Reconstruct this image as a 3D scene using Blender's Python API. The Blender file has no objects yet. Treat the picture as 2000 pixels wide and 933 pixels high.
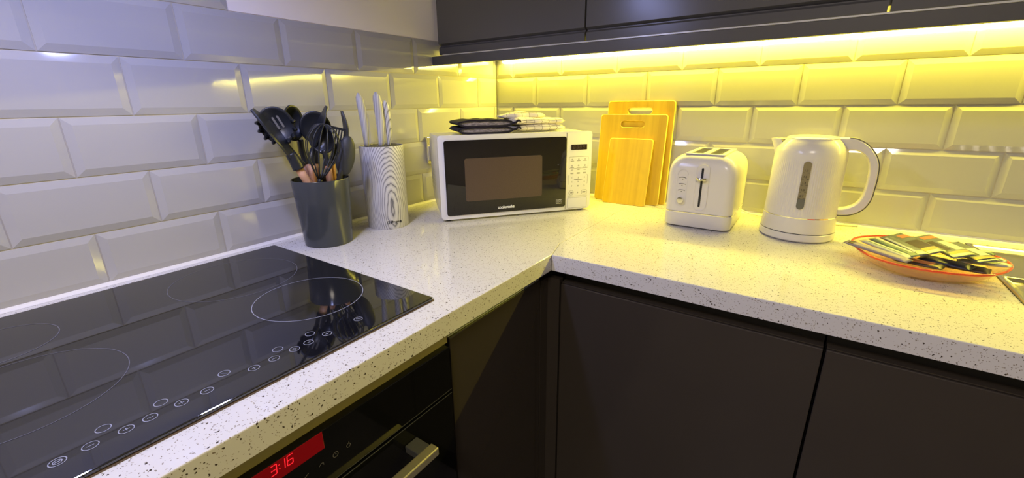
import bpy, bmesh, math, random
from mathutils import Vector, Matrix
random.seed(7)
PI = math.pi
C = bpy.context.scene.collection
T = 0.90                                   # height of the worktop surface above the floor

# ------------------------------------------------------------------ camera, light, exposure
sc = bpy.context.scene
sc.view_settings.view_transform = 'Standard'
sc.view_settings.look = 'None'
sc.view_settings.gamma = 1
sc.view_settings.use_curve_mapping = False
sc.view_settings.exposure = 0.0
AZ, EL, ROLL = -.6101, -.3075, -.0115
fwd = Vector((math.cos(EL)*math.sin(AZ), math.cos(EL)*math.cos(AZ), math.sin(EL)))
rgt = fwd.cross(Vector((0, 0, 1))).normalized(); up = rgt.cross(fwd)
r2 = rgt*math.cos(ROLL)+up*math.sin(ROLL); u2 = -rgt*math.sin(ROLL)+up*math.cos(ROLL)
camd = bpy.data.cameras.new('camera'); cam = bpy.data.objects.new('camera', camd); C.objects.link(cam)
cam.matrix_world = Matrix((( r2.x, u2.x, -fwd.x, 1.0435), (r2.y, u2.y, -fwd.y, -1.4004), (r2.z, u2.z, -fwd.z, T+.3165), (0, 0, 0, 1)))
camd.sensor_width = 36; camd.lens = 840.02/2000*36; camd.clip_start = .02
sc.camera = cam

w = bpy.data.worlds.new('world'); sc.world = w; w.use_nodes = True
w.node_tree.nodes['Background'].inputs[0].default_value = (.9, .9, 1, 1)
w.node_tree.nodes['Background'].inputs[1].default_value = .05

def area(name, loc, rot, sx, sy, power, col, spread=PI):
    d = bpy.data.lights.new(name, 'AREA'); d.shape = 'RECTANGLE' if sx != sy or sx > .2 else 'DISK'; d.size = sx; d.size_y = sy
    d.energy = power; d.color = col; d.spread = spread
    o = bpy.data.objects.new(name, d); C.objects.link(o); o.location = loc; o.rotation_euler = rot
    return o
# light-emitting diode strip under the wall cupboards (tilted toward the tiles), cool lamps of the cooker hood, unseen fill lamp added below the ceiling to brighten room-facing surfaces
YEL = (1.0, .84, .045)
area('strip_light', (1.22, -.022, T+.462), (math.radians(-27), 0, 0), 2.36, .008, 18.5, YEL)
for ly in (-1.36, -1.10):
    area('hood_light', (.40, ly, T+.697), (0, 0, 0), .06, .06, 3.2, (.42, .47, 1.0))
area('room_fill_light', (1.3, -2.5, T+1.47), (0, 0, 0), .5, .5, 34, (1.0, .88, .76))

# ------------------------------------------------------------------ materials
def mat(name, col, rough=.5, metal=0., spec=.5, coat=0., emit=None, es=0., trans=0., alpha=1., ior=1.45):
    m = bpy.data.materials.new(name); m.use_nodes = True
    b = m.node_tree.nodes['Principled BSDF']
    b.inputs['Base Color'].default_value = (*col, 1); b.inputs['Roughness'].default_value = rough
    b.inputs['Metallic'].default_value = metal; b.inputs['Specular IOR Level'].default_value = spec
    b.inputs['Coat Weight'].default_value = coat; b.inputs['Coat Roughness'].default_value = .03
    b.inputs['Transmission Weight'].default_value = trans; b.inputs['Alpha'].default_value = alpha
    b.inputs['IOR'].default_value = ior
    if emit: b.inputs['Emission Color'].default_value = (*emit, 1); b.inputs['Emission Strength'].default_value = es
    return m
def nodes(m): return m.node_tree.nodes, m.node_tree.links, m.node_tree.nodes['Principled BSDF']
def noise_bump(m, scale, strength, dist=.001, detail=3, sc3=None):
    n, l, b = nodes(m)
    tc = n.new('ShaderNodeTexCoord'); t = n.new('ShaderNodeTexNoise'); t.inputs['Scale'].default_value = scale; t.inputs['Detail'].default_value = detail
    src = tc.outputs['Object']
    if sc3:
        mp = n.new('ShaderNodeMapping'); mp.inputs['Scale'].default_value = sc3; l.new(src, mp.inputs[0]); src = mp.outputs[0]
    l.new(src, t.inputs['Vector'])
    bp = n.new('ShaderNodeBump'); bp.inputs['Strength'].default_value = strength; bp.inputs['Distance'].default_value = dist
    l.new(t.outputs[0], bp.inputs['Height']); l.new(bp.outputs[0], b.inputs['Normal'])
    return t
def noise_color(m, scale, c1, c2, lo=.4, hi=.6, sc3=None, detail=4, dist=0.):
    n, l, b = nodes(m)
    tc = n.new('ShaderNodeTexCoord'); t = n.new('ShaderNodeTexNoise'); t.inputs['Scale'].default_value = scale; t.inputs['Detail'].default_value = detail
    t.inputs['Distortion'].default_value = dist
    src = tc.outputs['Object']
    if sc3:
        mp = n.new('ShaderNodeMapping'); mp.inputs['Scale'].default_value = sc3; l.new(src, mp.inputs[0]); src = mp.outputs[0]
    l.new(src, t.inputs['Vector'])
    r = n.new('ShaderNodeValToRGB'); r.color_ramp.elements[0].position = lo; r.color_ramp.elements[1].position = hi
    r.color_ramp.elements[0].color = (*c1, 1); r.color_ramp.elements[1].color = (*c2, 1)
    l.new(t.outputs[0], r.inputs[0]); l.new(r.outputs[0], b.inputs['Base Color'])
    return r

M = {}
M['paint'] = mat('wall_paint', (.90, .84, .82), .8); noise_bump(M['paint'], 60, .1)
M['grout'] = mat('grout', (.50, .46, .38), .8)
M['tile'] = mat('glazed_tile', (.43, .42, .42), .07, spec=.6); noise_bump(M['tile'], 9, .25, .003, 1)
M['floor'] = mat('floor_vinyl', (.12, .11, .10), .4); noise_color(M['floor'], 6, (.10, .09, .08), (.16, .14, .12))
M['ceiling'] = mat('ceiling_paint', (.7, .68, .65), .9); noise_bump(M['ceiling'], 40, .05)
M['plain'] = mat('far_wall_paint', (.40, .37, .34), .9); noise_bump(M['plain'], 40, .05)
M['seal'] = mat('sealant', (.75, .73, .72), .35)

def quartz():
    m = mat('speckled_quartz', (.8, .78, .75), .10, spec=.5); n, l, b = nodes(m)
    tc = n.new('ShaderNodeTexCoord')
    nz = n.new('ShaderNodeTexNoise'); nz.inputs['Scale'].default_value = 160; nz.inputs['Detail'].default_value = 2
    l.new(tc.outputs['Object'], nz.inputs['Vector'])
    mx = n.new('ShaderNodeMixRGB'); mx.inputs[0].default_value = .006; mx.blend_type = 'ADD'
    l.new(tc.outputs['Object'], mx.inputs[1]); l.new(nz.outputs['Color'], mx.inputs[2])
    base = None
    specs = [(235, .17, .20, (.06, .045, .03), .42), (430, .20, .50, (.22, .18, .13), .40), (300, .16, .4, (.40, .36, .30), .5)]
    col = n.new('ShaderNodeRGB'); col.outputs[0].default_value = (.63, .61, .58, 1); cur = col.outputs[0]
    for sc_, th, keep, c, _ in specs:
        v = n.new('ShaderNodeTexVoronoi'); v.inputs['Scale'].default_value = sc_; l.new(mx.outputs[0], v.inputs['Vector'])
        d = n.new('ShaderNodeMath'); d.operation = 'LESS_THAN'; d.inputs[1].default_value = th*1.6; l.new(v.outputs['Distance'], d.inputs[0])
        sp = n.new('ShaderNodeSeparateColor'); l.new(v.outputs['Color'], sp.inputs[0])
        k = n.new('ShaderNodeMath'); k.operation = 'LESS_THAN'; k.inputs[1].default_value = keep*.5; l.new(sp.outputs[0], k.inputs[0])
        mu = n.new('ShaderNodeMath'); mu.operation = 'MULTIPLY'; l.new(d.outputs[0], mu.inputs[0]); l.new(k.outputs[0], mu.inputs[1])
        m2 = n.new('ShaderNodeMixRGB'); m2.inputs[2].default_value = (*c, 1); l.new(mu.outputs[0], m2.inputs[0]); l.new(cur, m2.inputs[1]); cur = m2.outputs[0]
    l.new(cur, b.inputs['Base Color'])
    return m
M['quartz'] = quartz()
M['gloss_grey'] = mat('gloss_grey_lacquer', (.088, .086, .088), .24, spec=.5)
M['gloss_dark'] = mat('gloss_dark_lacquer', (.042, .034, .027), .13, spec=.5)
M['recess'] = mat('recess_dark', (.012, .011, .010), .4)
M['carcass'] = mat('cupboard_carcass', (.20, .19, .18), .5)
M['trim_metal'] = mat('pale_trim', (.55, .55, .55), .3, metal=.3)
M['black_glass'] = mat('black_glass', (.006, .006, .008), .03, spec=.9, ior=1.6)
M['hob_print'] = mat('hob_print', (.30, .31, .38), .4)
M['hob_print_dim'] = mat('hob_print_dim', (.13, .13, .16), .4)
M['hob_edge'] = mat('hob_edge_seal', (.12, .08, .05), .5)
M['oven_glass'] = mat('oven_glass', (.004, .004, .004), .05, spec=.35)
M['oven_strip'] = mat('oven_filler', (.27, .23, .14), .4)
M['oven_icon'] = mat('oven_icon', (.16, .15, .14), .5)
M['oven_line'] = mat('oven_line', (.10, .10, .09), .3, metal=.5)
M['brushed'] = mat('brushed_steel', (.95, .88, .70), .42, metal=1); noise_bump(M['brushed'], 40, .15, .0005, 2, (1, 40, 40))
M['steel'] = mat('sink_steel', (.60, .58, .54), .22, metal=1); noise_bump(M['steel'], 60, .1, .0003, 2, (40, 1, 1))
M['chrome'] = mat('chrome', (.85, .84, .82), .06, metal=1)
M['lit_diffuser'] = mat('lit_diffuser', (.8, .7, .4), .5, emit=(1, .89, .34), es=27)
M['red_display'] = mat('red_display', (.15, .0, .0), .2, emit=(1, .01, .02), es=.055)
M['red_digit'] = mat('red_digit', (.3, 0, 0), .3, emit=(1, .02, .03), es=1.1)
M['plastic_white'] = mat('white_plastic', (.72, .69, .63), .22, spec=.5)
M['mw_white'] = mat('white_enamel', (.74, .73, .74), .18, spec=.5)
M['gap'] = mat('dark_gap', (.05, .045, .04), .5)
M['mw_glass'] = mat('microwave_glass', (.012, .010, .009), .04, spec=.7)
M['mw_window'] = mat('microwave_window', (.085, .055, .038), .35); noise_color(M['mw_window'], 900, (.07, .045, .03), (.11, .075, .055))
M['mw_display'] = mat('microwave_display', (.03, .02, .015), .1)
M['digit_off'] = mat('unlit_digits', (.10, .07, .05), .4)
M['print_grey'] = mat('print_grey', (.16, .15, .13), .6)
M['print_white'] = mat('print_white', (.80, .80, .78), .5)
M['print_black'] = mat('print_black', (.015, .015, .015), .5)
M['label_pale'] = mat('label_pale', (.62, .61, .58), .4)
M['rubber'] = mat('rubber_foot', (.03, .03, .03), .7)
def bamboo():
    m = mat('bamboo', (.62, .36, .10), .45, spec=.3); n, l, b = nodes(m)
    tc = n.new('ShaderNodeTexCoord')
    mp = n.new('ShaderNodeMapping'); mp.inputs['Scale'].default_value = (60, 60, 2.2); l.new(tc.outputs['Object'], mp.inputs[0])
    t = n.new('ShaderNodeTexNoise'); t.inputs['Scale'].default_value = 1.0; t.inputs['Detail'].default_value = 3; l.new(mp.outputs[0], t.inputs['Vector'])
    br = n.new('ShaderNodeTexVoronoi'); br.voronoi_dimensions = '1D'; br.inputs['Scale'].default_value = 48
    sx = n.new('ShaderNodeSeparateXYZ'); l.new(tc.outputs['Object'], sx.inputs[0]); l.new(sx.outputs[0], br.inputs['W'])
    sp = n.new('ShaderNodeSeparateColor'); l.new(br.outputs['Color'], sp.inputs[0])
    ad = n.new('ShaderNodeMath'); ad.operation = 'MULTIPLY_ADD'; ad.inputs[1].default_value = .28; l.new(sp.outputs[0], ad.inputs[0]); l.new(t.outputs[0], ad.inputs[2])
    r = n.new('ShaderNodeValToRGB'); r.color_ramp.elements[0].position = .30; r.color_ramp.elements[1].position = .95
    r.color_ramp.elements[0].color = (.58, .36, .016, 1); r.color_ramp.elements[1].color = (.74, .50, .028, 1)
    l.new(ad.outputs[0], r.inputs[0]); l.new(r.outputs[0], b.inputs['Base Color'])
    return m
M['bamboo'] = bamboo()
M['bamboo_edge'] = mat('bamboo_edge', (.72, .47, .15), .5); noise_color(M['bamboo_edge'], 80, (.66, .42, .06), (.82, .58, .10), sc3=(1, 1, .1))
M['pot_grey'] = mat('dark_grey_plastic', (.045, .050, .055), .16, spec=.5)
M['silicone'] = mat('black_silicone', (.018, .020, .024), .33, spec=.5)
M['silicone_grey'] = mat('charcoal_silicone', (.040, .042, .045), .5, spec=.4)
M['beech'] = mat('beech_wood', (.55, .29, .16), .5); noise_color(M['beech'], 30, (.46, .22, .11), (.64, .36, .21), sc3=(3, 3, .3))
def contour_wood(name, scale, centre, zs, dist):
    m = mat(name, (.6, .6, .6), .4); n, l, b = nodes(m)
    tc = n.new('ShaderNodeTexCoord'); mp = n.new('ShaderNodeMapping')
    mp.inputs['Location'].default_value = (-centre[0], -centre[1], -centre[2]*zs); mp.inputs['Scale'].default_value = (1, .25, zs)
    l.new(tc.outputs['Object'], mp.inputs[0])
    wv = n.new('ShaderNodeTexWave'); wv.wave_type = 'RINGS'; wv.rings_direction = 'SPHERICAL'; wv.inputs['Scale'].default_value = scale
    wv.inputs['Distortion'].default_value = dist; wv.inputs['Detail'].default_value = 1.5; wv.inputs['Detail Scale'].default_value = .6
    l.new(mp.outputs[0], wv.inputs['Vector'])
    r = n.new('ShaderNodeValToRGB'); e = r.color_ramp.elements; e[0].position = .0; e[1].position = .13
    e[0].color = (.15, .15, .17, 1); e[1].color = (.46, .45, .46, 1); x = e.new(1.0); x.color = (.62, .61, .60, 1)
    l.new(wv.outputs['Color'], r.inputs[0]); l.new(r.outputs[0], b.inputs['Base Color'])
    return m
M['block_wood'] = contour_wood('grey_contour_wood', 112, (.016, -.055, .055), .34, 4.2)
M['knife_wood'] = contour_wood('grey_handle_wood', 110, (.03, 0, .02), .12, 3)
M['cloth_dark'] = mat('dark_cloth', (.045, .043, .045), .95, spec=.1); noise_bump(M['cloth_dark'], 500, .5, .001)
M['cloth_navy'] = mat('navy_cloth', (.022, .018, .030), .95, spec=.1); noise_bump(M['cloth_navy'], 500, .5, .001)
M['cloth_grey'] = mat('grey_cloth', (.26, .23, .24), .95, spec=.1); noise_color(M['cloth_grey'], 120, (.17, .15, .16), (.34, .30, .31), sc3=(1, 1, 3))
def check_cloth():
    m = mat('white_check_cloth', (.8, .75, .66), .95, spec=.1); n, l, b = nodes(m)
    tc = n.new('ShaderNodeTexCoord'); s = n.new('ShaderNodeSeparateXYZ'); l.new(tc.outputs['Object'], s.inputs[0])
    outs = []
    for k, per, off, wd in ((0, .0235, .004, .0011), (2, .019, .0125, .0009), (1, .024, .0, .0011)):
        a = n.new('ShaderNodeMath'); a.operation = 'ADD'; a.inputs[1].default_value = off+1; l.new(s.outputs[k], a.inputs[0])
        f = n.new('ShaderNodeMath'); f.operation = 'MODULO'; f.inputs[1].default_value = per; l.new(a.outputs[0], f.inputs[0])
        c = n.new('ShaderNodeMath'); c.operation = 'LESS_THAN'; c.inputs[1].default_value = wd; l.new(f.outputs[0], c.inputs[0]); outs.append(c)
    mx = n.new('ShaderNodeMath'); mx.operation = 'MAXIMUM'; l.new(outs[0].outputs[0], mx.inputs[0]); l.new(outs[1].outputs[0], mx.inputs[1])
    m3 = n.new('ShaderNodeMath'); m3.operation = 'MAXIMUM'; l.new(mx.outputs[0], m3.inputs[0]); l.new(outs[2].outputs[0], m3.inputs[1])
    c2 = n.new('ShaderNodeMixRGB'); c2.inputs[1].default_value = (.78, .72, .62, 1); c2.inputs[2].default_value = (.12, .10, .10, 1); l.new(m3.outputs[0], c2.inputs[0])
    l.new(c2.outputs[0], b.inputs['Base Color'])
    t = n.new('ShaderNodeTexNoise'); t.inputs['Scale'].default_value = 400; l.new(tc.outputs['Object'], t.inputs['Vector'])
    bp = n.new('ShaderNodeBump'); bp.inputs['Strength'].default_value = .6; bp.inputs['Distance'].default_value = .001; l.new(t.outputs[0], bp.inputs['Height']); l.new(bp.outputs[0], b.inputs['Normal'])
    return m
M['cloth_check'] = check_cloth()
M['gauge'] = mat('gauge_window', (.26, .22, .12), .15, spec=.6)
M['gauge_low'] = mat('gauge_window_low', (.15, .15, .12), .15, spec=.6)
M['neon_red'] = mat('red_mark', (.8, .12, .05), .4)
def tinted_glass(name, col, tr):
    m = bpy.data.materials.new(name); m.use_nodes = True; n, l = m.node_tree.nodes, m.node_tree.links
    n.clear(); out = n.new('ShaderNodeOutputMaterial'); t = n.new('ShaderNodeBsdfTransparent'); t.inputs[0].default_value = (*col, 1)
    p = n.new('ShaderNodeBsdfPrincipled'); p.inputs['Base Color'].default_value = (col[0]*.8, col[1]*.7, col[2]*.7, 1); p.inputs['Roughness'].default_value = .05
    fr = n.new('ShaderNodeLayerWeight'); fr.inputs[0].default_value = .35
    ma = n.new('ShaderNodeMath'); ma.operation = 'MULTIPLY_ADD'; ma.inputs[1].default_value = .6; ma.inputs[2].default_value = tr; l.new(fr.outputs['Facing'], ma.inputs[0])
    mx = n.new('ShaderNodeMixShader'); l.new(ma.outputs[0], mx.inputs[0]); l.new(t.outputs[0], mx.inputs[1]); l.new(p.outputs[0], mx.inputs[2]); l.new(mx.outputs[0], out.inputs[0])
    return m
M['amber_glass'] = tinted_glass('amber_glass', (1.0, .86, .66), .03)
M['red_glass'] = tinted_glass('red_glass', (.95, .20, .08), .55)
M['foil_green'] = mat('foil_grey_green', (.20, .22, .18), .3, metal=.4); noise_bump(M['foil_green'], 200, .4, .001)
M['foil_dark'] = mat('foil_dark_brown', (.07, .05, .035), .35, metal=.3)
M['foil_gold'] = mat('foil_gold', (.55, .42, .12), .3, metal=.7)
M['foil_orange'] = mat('foil_orange', (.50, .18, .07), .4)
M['paper_white'] = mat('paper_white', (.46, .48, .42), .5); noise_bump(M['paper_white'], 200, .4, .001)
M['paper_lilac'] = mat('paper_lilac', (.24, .20, .26), .5)
M['paper_green'] = mat('paper_green', (.14, .20, .13), .5)
M['foil_navy'] = mat('foil_navy', (.02, .02, .035), .35)

# ------------------------------------------------------------------ helpers
def obj(name, bm, ms, parent=None, smooth=False, auto=None):
    me = bpy.data.meshes.new(name)
    if len(bm.faces): bmesh.ops.recalc_face_normals(bm, faces=bm.faces)
    bm.to_mesh(me); bm.free()
    if not isinstance(ms, (list, tuple)): ms = [ms]
    for m in ms: me.materials.append(M[m])
    if smooth or auto:
        for p in me.polygons: p.use_smooth = True
        if auto: me.set_sharp_from_angle(angle=math.radians(auto))
    o = bpy.data.objects.new(name, me); C.objects.link(o)
    if parent: o.parent = parent
    return o
def tag(o, label, cat, group=None):
    o['label'] = label; o['category'] = cat
    if group: o['group'] = group
    return o
def thing(name, label, cat, loc, rz=0, group=None):
    o = bpy.data.objects.new(name, None); C.objects.link(o); o.location = loc; o.rotation_euler = (0, 0, rz)
    o.empty_display_size = .02
    return tag(o, label, cat, group)
def struct(o): o['kind'] = 'structure'; return o
def B(): return bmesh.new()
def face(bm, cs, mi=0):
    f = bm.faces.new([bm.verts.new(c) for c in cs]); f.material_index = mi; return f
def box(bm, x0, x1, y0, y1, z0, z1, mi=0, bev=0, seg=2, X=None):
    vs = [bm.verts.new((x, y, z)) for x in (x0, x1) for y in (y0, y1) for z in (z0, z1)]
    fs = []
    for q in ((0, 1, 3, 2), (4, 6, 7, 5), (0, 4, 5, 1), (2, 3, 7, 6), (0, 2, 6, 4), (1, 5, 7, 3)):
        f = bm.faces.new([vs[i] for i in q]); f.material_index = mi; fs.append(f)
    if bev:
        es = list({e for f in fs for e in f.edges})
        r = bmesh.ops.bevel(bm, geom=es, offset=bev, segments=seg, profile=.5, affect='EDGES')
        for f in r['faces']: f.material_index = mi
        vs = list({v for f in r['faces'] for v in f.verts} | {v for v in vs if v.is_valid})
    if X is not None:
        for v in vs: v.co = X @ v.co
    return vs
def poly_prism(bm, pts, h0, h1, f=lambda a, b, h: (a, b, h), mi=0, bev=0, seg=2, ngon=True):
    """pts outline (a,b) extruded along h; f maps to space."""
    lo = [bm.verts.new(f(a, b, h0)) for a, b in pts]; hi = [bm.verts.new(f(a, b, h1)) for a, b in pts]
    n = len(pts); fs = [bm.faces.new(lo[::-1]), bm.faces.new(hi)]
    caps = fs[:]
    for i in range(n): fs.append(bm.faces.new((lo[i], lo[(i+1) % n], hi[(i+1) % n], hi[i])))
    for q in fs: q.material_index = mi
    if bev:
        es = list({e for q in caps for e in q.edges})
        r = bmesh.ops.bevel(bm, geom=es, offset=bev, segments=seg, profile=.5, affect='EDGES')
        for q in r['faces']: q.material_index = mi
    return fs
def lathe(bm, prof, n=48, cx=0, cy=0, mi=0, rf=None, cap=True, sx=1, sy=1):
    rings = []
    for r, z in prof:
        ring = []
        for i in range(n):
            a = 2*PI*i/n; rr = r*(rf(a, z) if rf else 1)
            ring.append(bm.verts.new((cx+sx*rr*math.cos(a), cy+sy*rr*math.sin(a), z)))
        rings.append(ring)
    for k in range(len(rings)-1):
        for i in range(n):
            f = bm.faces.new((rings[k][i], rings[k][(i+1) % n], rings[k+1][(i+1) % n], rings[k+1][i])); f.material_index = mi
    if cap:
        bm.faces.new(rings[0][::-1]).material_index = mi; bm.faces.new(rings[-1]).material_index = mi
    return rings
def frames(pts):
    pts = [Vector(p) for p in pts]; T_ = []
    for i in range(len(pts)):
        a = pts[max(i-1, 0)]; b = pts[min(i+1, len(pts)-1)]; T_.append((b-a).normalized())
    n = T_[0].orthogonal().normalized(); out = []
    for i, t in enumerate(T_):
        n = (n-t*n.dot(t)).normalized(); out.append((pts[i], n, t.cross(n)))
    return out
def tube(bm, pts, r, n=10, mi=0, closed=False, flat=1.0, up=None):
    if not isinstance(r, (list, tuple)): r = [r]*len(pts)
    fr = frames(pts)
    if up is not None:
        upv = Vector(up); fr2 = []
        for i, (p, a, b) in enumerate(fr):
            t = a.cross(b); s = (upv-t*upv.dot(t)).normalized(); fr2.append((p, s, t.cross(s)))
        fr = fr2
    rings = []
    for (p, a, b), rr in zip(fr, r):
        rings.append([bm.verts.new(p+a*(rr*math.cos(2*PI*i/n))+b*(rr*flat*math.sin(2*PI*i/n))) for i in range(n)])
    m = len(rings)
    for k in range(m if closed else m-1):
        A, Bq = rings[k], rings[(k+1) % m]
        for i in range(n):
            f = bm.faces.new((A[i], A[(i+1) % n], Bq[(i+1) % n], Bq[i])); f.material_index = mi
    if not closed:
        bm.faces.new(rings[0][::-1]).material_index = mi; bm.faces.new(rings[-1]).material_index = mi
def rrect(cx, cy, w_, h_, r, n=6):
    out = []
    for sx, sy, a0 in ((1, 1, 0), (-1, 1, 90), (-1, -1, 180), (1, -1, 270)):
        for i in range(n+1):
            a = math.radians(a0+90*i/n); out.append((cx+sx*(w_/2-r)+r*math.cos(a), cy+sy*(h_/2-r)+r*math.sin(a)))
    return out
def ring_flat(bm, cx, cy, r, wd, z, n=64, mi=0, f=lambda a, b, h: (a, b, h), rx=None):
    """thin raised annulus"""
    rx = rx or r
    for i in range(n):
        a, b = 2*PI*i/n, 2*PI*(i+1)/n
        q = [f(cx+(rx-wd/2)*math.cos(a), cy+(r-wd/2)*math.sin(a), z), f(cx+(rx+wd/2)*math.cos(a), cy+(r+wd/2)*math.sin(a), z),
             f(cx+(rx+wd/2)*math.cos(b), cy+(r+wd/2)*math.sin(b), z), f(cx+(rx-wd/2)*math.cos(b), cy+(r-wd/2)*math.sin(b), z)]
        face(bm, q, mi)
    bmesh.ops.remove_doubles(bm, verts=bm.verts, dist=1e-7)
def stroke(bm, pts, wd, z, f=lambda a, b, h: (a, b, h), mi=0):
    for (a, b), (c, d) in zip(pts[:-1], pts[1:]):
        v = Vector((c-a, d-b)); L = v.length or 1e-9; nx, ny = -v.y/L*wd/2, v.x/L*wd/2; ex, ey = v.x/L*wd*.4, v.y/L*wd*.4
        face(bm, [f(a+nx-ex, b+ny-ey, z), f(c+nx+ex, d+ny+ey, z), f(c-nx+ex, d-ny+ey, z), f(a-nx-ex, b-ny-ey, z)], mi)
def text_mesh(txt, size, X, bold=0., ext=.0002, spacing=1., shear=0.):
    cu = bpy.data.curves.new('t', 'FONT'); cu.body = txt; cu.size = size; cu.offset = bold; cu.extrude = ext; cu.space_character = spacing; cu.shear = shear
    o = bpy.data.objects.new('t', cu); C.objects.link(o)
    dg = bpy.context.evaluated_depsgraph_get(); me = bpy.data.meshes.new_from_object(o.evaluated_get(dg))
    bm = B(); bm.from_mesh(me); bpy.data.objects.remove(o); bpy.data.curves.remove(cu); bpy.data.meshes.remove(me)
    for v in bm.verts: v.co = X @ v.co
    return bm

# ------------------------------------------------------------------ room
PHT, PWT = .101, .201
def tiled(bm, rows, s0f, s1, off, f):
    """bevelled metro tiles; f(s, z, h): s along wall, h out of the wall"""
    for k in rows:
        z0 = T+(k*PHT-.0022 if k else .0045); z1 = T+(k+1)*PHT-.0022
        s0 = s0f(k)
        ph = off(k) % PWT; js = [s0]
        s = ph
        while s < s1:
            if s > s0+.004: js.append(s)
            s += PWT
        js.append(s1)
        for a, b in zip(js[:-1], js[1:]):
            g = .0010; a_, b_, c_, d_ = a+g, b-g, z0+g, z1-g
            bv = min(.0125, (b_-a_)*.4); hh = .0034*bv/.0125; e = .0012
            O = [(a_, c_), (b_, c_), (b_, d_), (a_, d_)]; I = [(a_+bv, c_+bv), (b_-bv, c_+bv), (b_-bv, d_-bv), (a_+bv, d_-bv)]
            w0 = [bm.verts.new(f(x, z, -.001)) for x, z in O]; w1 = [bm.verts.new(f(x, z, e)) for x, z in O]
            w2 = [bm.verts.new(f(x, z, e+hh)) for x, z in I]
            bm.faces.new(w2).material_index = 2
            for i in range(4):
                j = (i+1) % 4
                bm.faces.new((w0[i], w0[j], w1[j], w1[i])).material_index = 2
                bm.faces.new((w1[i], w1[j], w2[j], w2[i])).material_index = 2
bm = B()
box(bm, -.10, -.0012, -3.4, .10, 0, T+1.5, 0)
box(bm, -.002, 0.0, -2.2, -.0015, T-.02, T+5*PHT-.003, 1)
box(bm, -.002, 0.0, -2.2, -.9215, T+5*PHT-.003, T+8*PHT, 1)
box(bm, -.002, .0006, -.9205, -.0015, T+5*PHT-.0015, T+1.5, 0)
tiled(bm, range(5), lambda k: .0015, 2.2, lambda k: .2163+(0 if k % 2 == 0 else .1005), lambda s, z, h: (h, -s, z))
tiled(bm, range(5, 8), lambda k: .9215, 2.2, lambda k: .2163+(0 if k % 2 == 0 else .1005), lambda s, z, h: (h, -s, z))
o = obj('wall_left', bm, ['paint', 'grout', 'tile']); struct(o)
bm = B()
box(bm, 0, 3.1, .0012, .10, 0, T+1.5, 0)
box(bm, 0, 3.1, 0.0, .002, T-.02, T+5*PHT-.003, 1)
tiled(bm, range(5), lambda k: .0015, 2.6, lambda k: .5817+(0 if k % 2 == 1 else .1005), lambda s, z, h: (s, -h, z))
o = obj('wall_back', bm, ['paint', 'grout', 'tile']); struct(o)
bm = B(); box(bm, -.1, 3.2, -3.5, .1, -.1, 0); struct(obj('floor', bm, 'floor'))
bm = B(); box(bm, -.1, 3.2, -3.5, .1, T+1.5, T+1.6); struct(obj('ceiling', bm, 'ceiling'))
bm = B(); box(bm, 3.1, 3.2, -3.4, .1, 0, T+1.5); struct(obj('wall_right', bm, 'plain'))
bm = B(); box(bm, -.1, 3.2, -3.5, -3.4, 0, T+1.5); struct(obj('wall_front', bm, 'plain'))
# silicone beads where the worktop meets the tiles
bm = B(); poly_prism(bm, [(0.0005, T+.0002), (.0075, T+.0002), (.0035, T+.003), (.0018, T+.0060), (0.0005, T+.0062)], -2.1, -.002, lambda a, b, h: (a, h, b)); struct(obj('trim_1', bm, 'seal', smooth=False))
bm = B(); poly_prism(bm, [(-.0005, T+.0002), (-.0075, T+.0002), (-.0035, T+.003), (-.0018, T+.0060), (-.0005, T+.0062)], .008, 2.6, lambda a, b, h: (h, a, b)); struct(obj('trim_2', bm, 'seal'))

# ------------------------------------------------------------------ worktops
TH = .036
def slab(bm, outer, holes=()):
    es = []
    for lp in [outer]+list(holes):
        vs = [bm.verts.new((x, y, T)) for x, y in lp]
        es += [bm.edges.new((vs[i], vs[(i+1) % len(vs)])) for i in range(len(vs))]
    bmesh.ops.triangle_fill(bm, use_beauty=True, use_dissolve=True, edges=es)
    top = bm.faces[:]
    r = bmesh.ops.extrude_face_region(bm, geom=top)
    for v in [g for g in r['geom'] if isinstance(g, bmesh.types.BMVert)]: v.co.z = T-TH
    bmesh.ops.recalc_face_normals(bm, faces=bm.faces)
    es = [e for e in bm.edges if len(e.link_faces) == 2 and abs(e.verts[0].co.z-e.verts[1].co.z) < 1e-6 and e.verts[0].co.z > T-.001 and e.calc_face_angle(0) > 1]
    bmesh.ops.bevel(bm, geom=es, offset=.0015, segments=2, profile=.5, affect='EDGES')
bm = B(); slab(bm, [(.001, -.001), (.5852, -.001), (.5852, -.55), (.6096, -.6298), (.6096, -2.1), (.001, -2.1)])
o = obj('worktop', bm, 'quartz'); tag(o, 'white speckled quartz worktop run along the left wall, holding the hob', 'worktop')
bm = B(); slab(bm, [(.5862, -.001), (2.6, -.001), (2.6, -.63), (.6104, -.63), (.5862, -.55)], [[(1.362, -.062), (2.20, -.062), (2.20, -.52), (1.362, -.52)]])
o = obj('worktop', bm, 'quartz'); tag(o, 'white speckled quartz worktop run along the back wall under the strip light', 'worktop')

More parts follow.
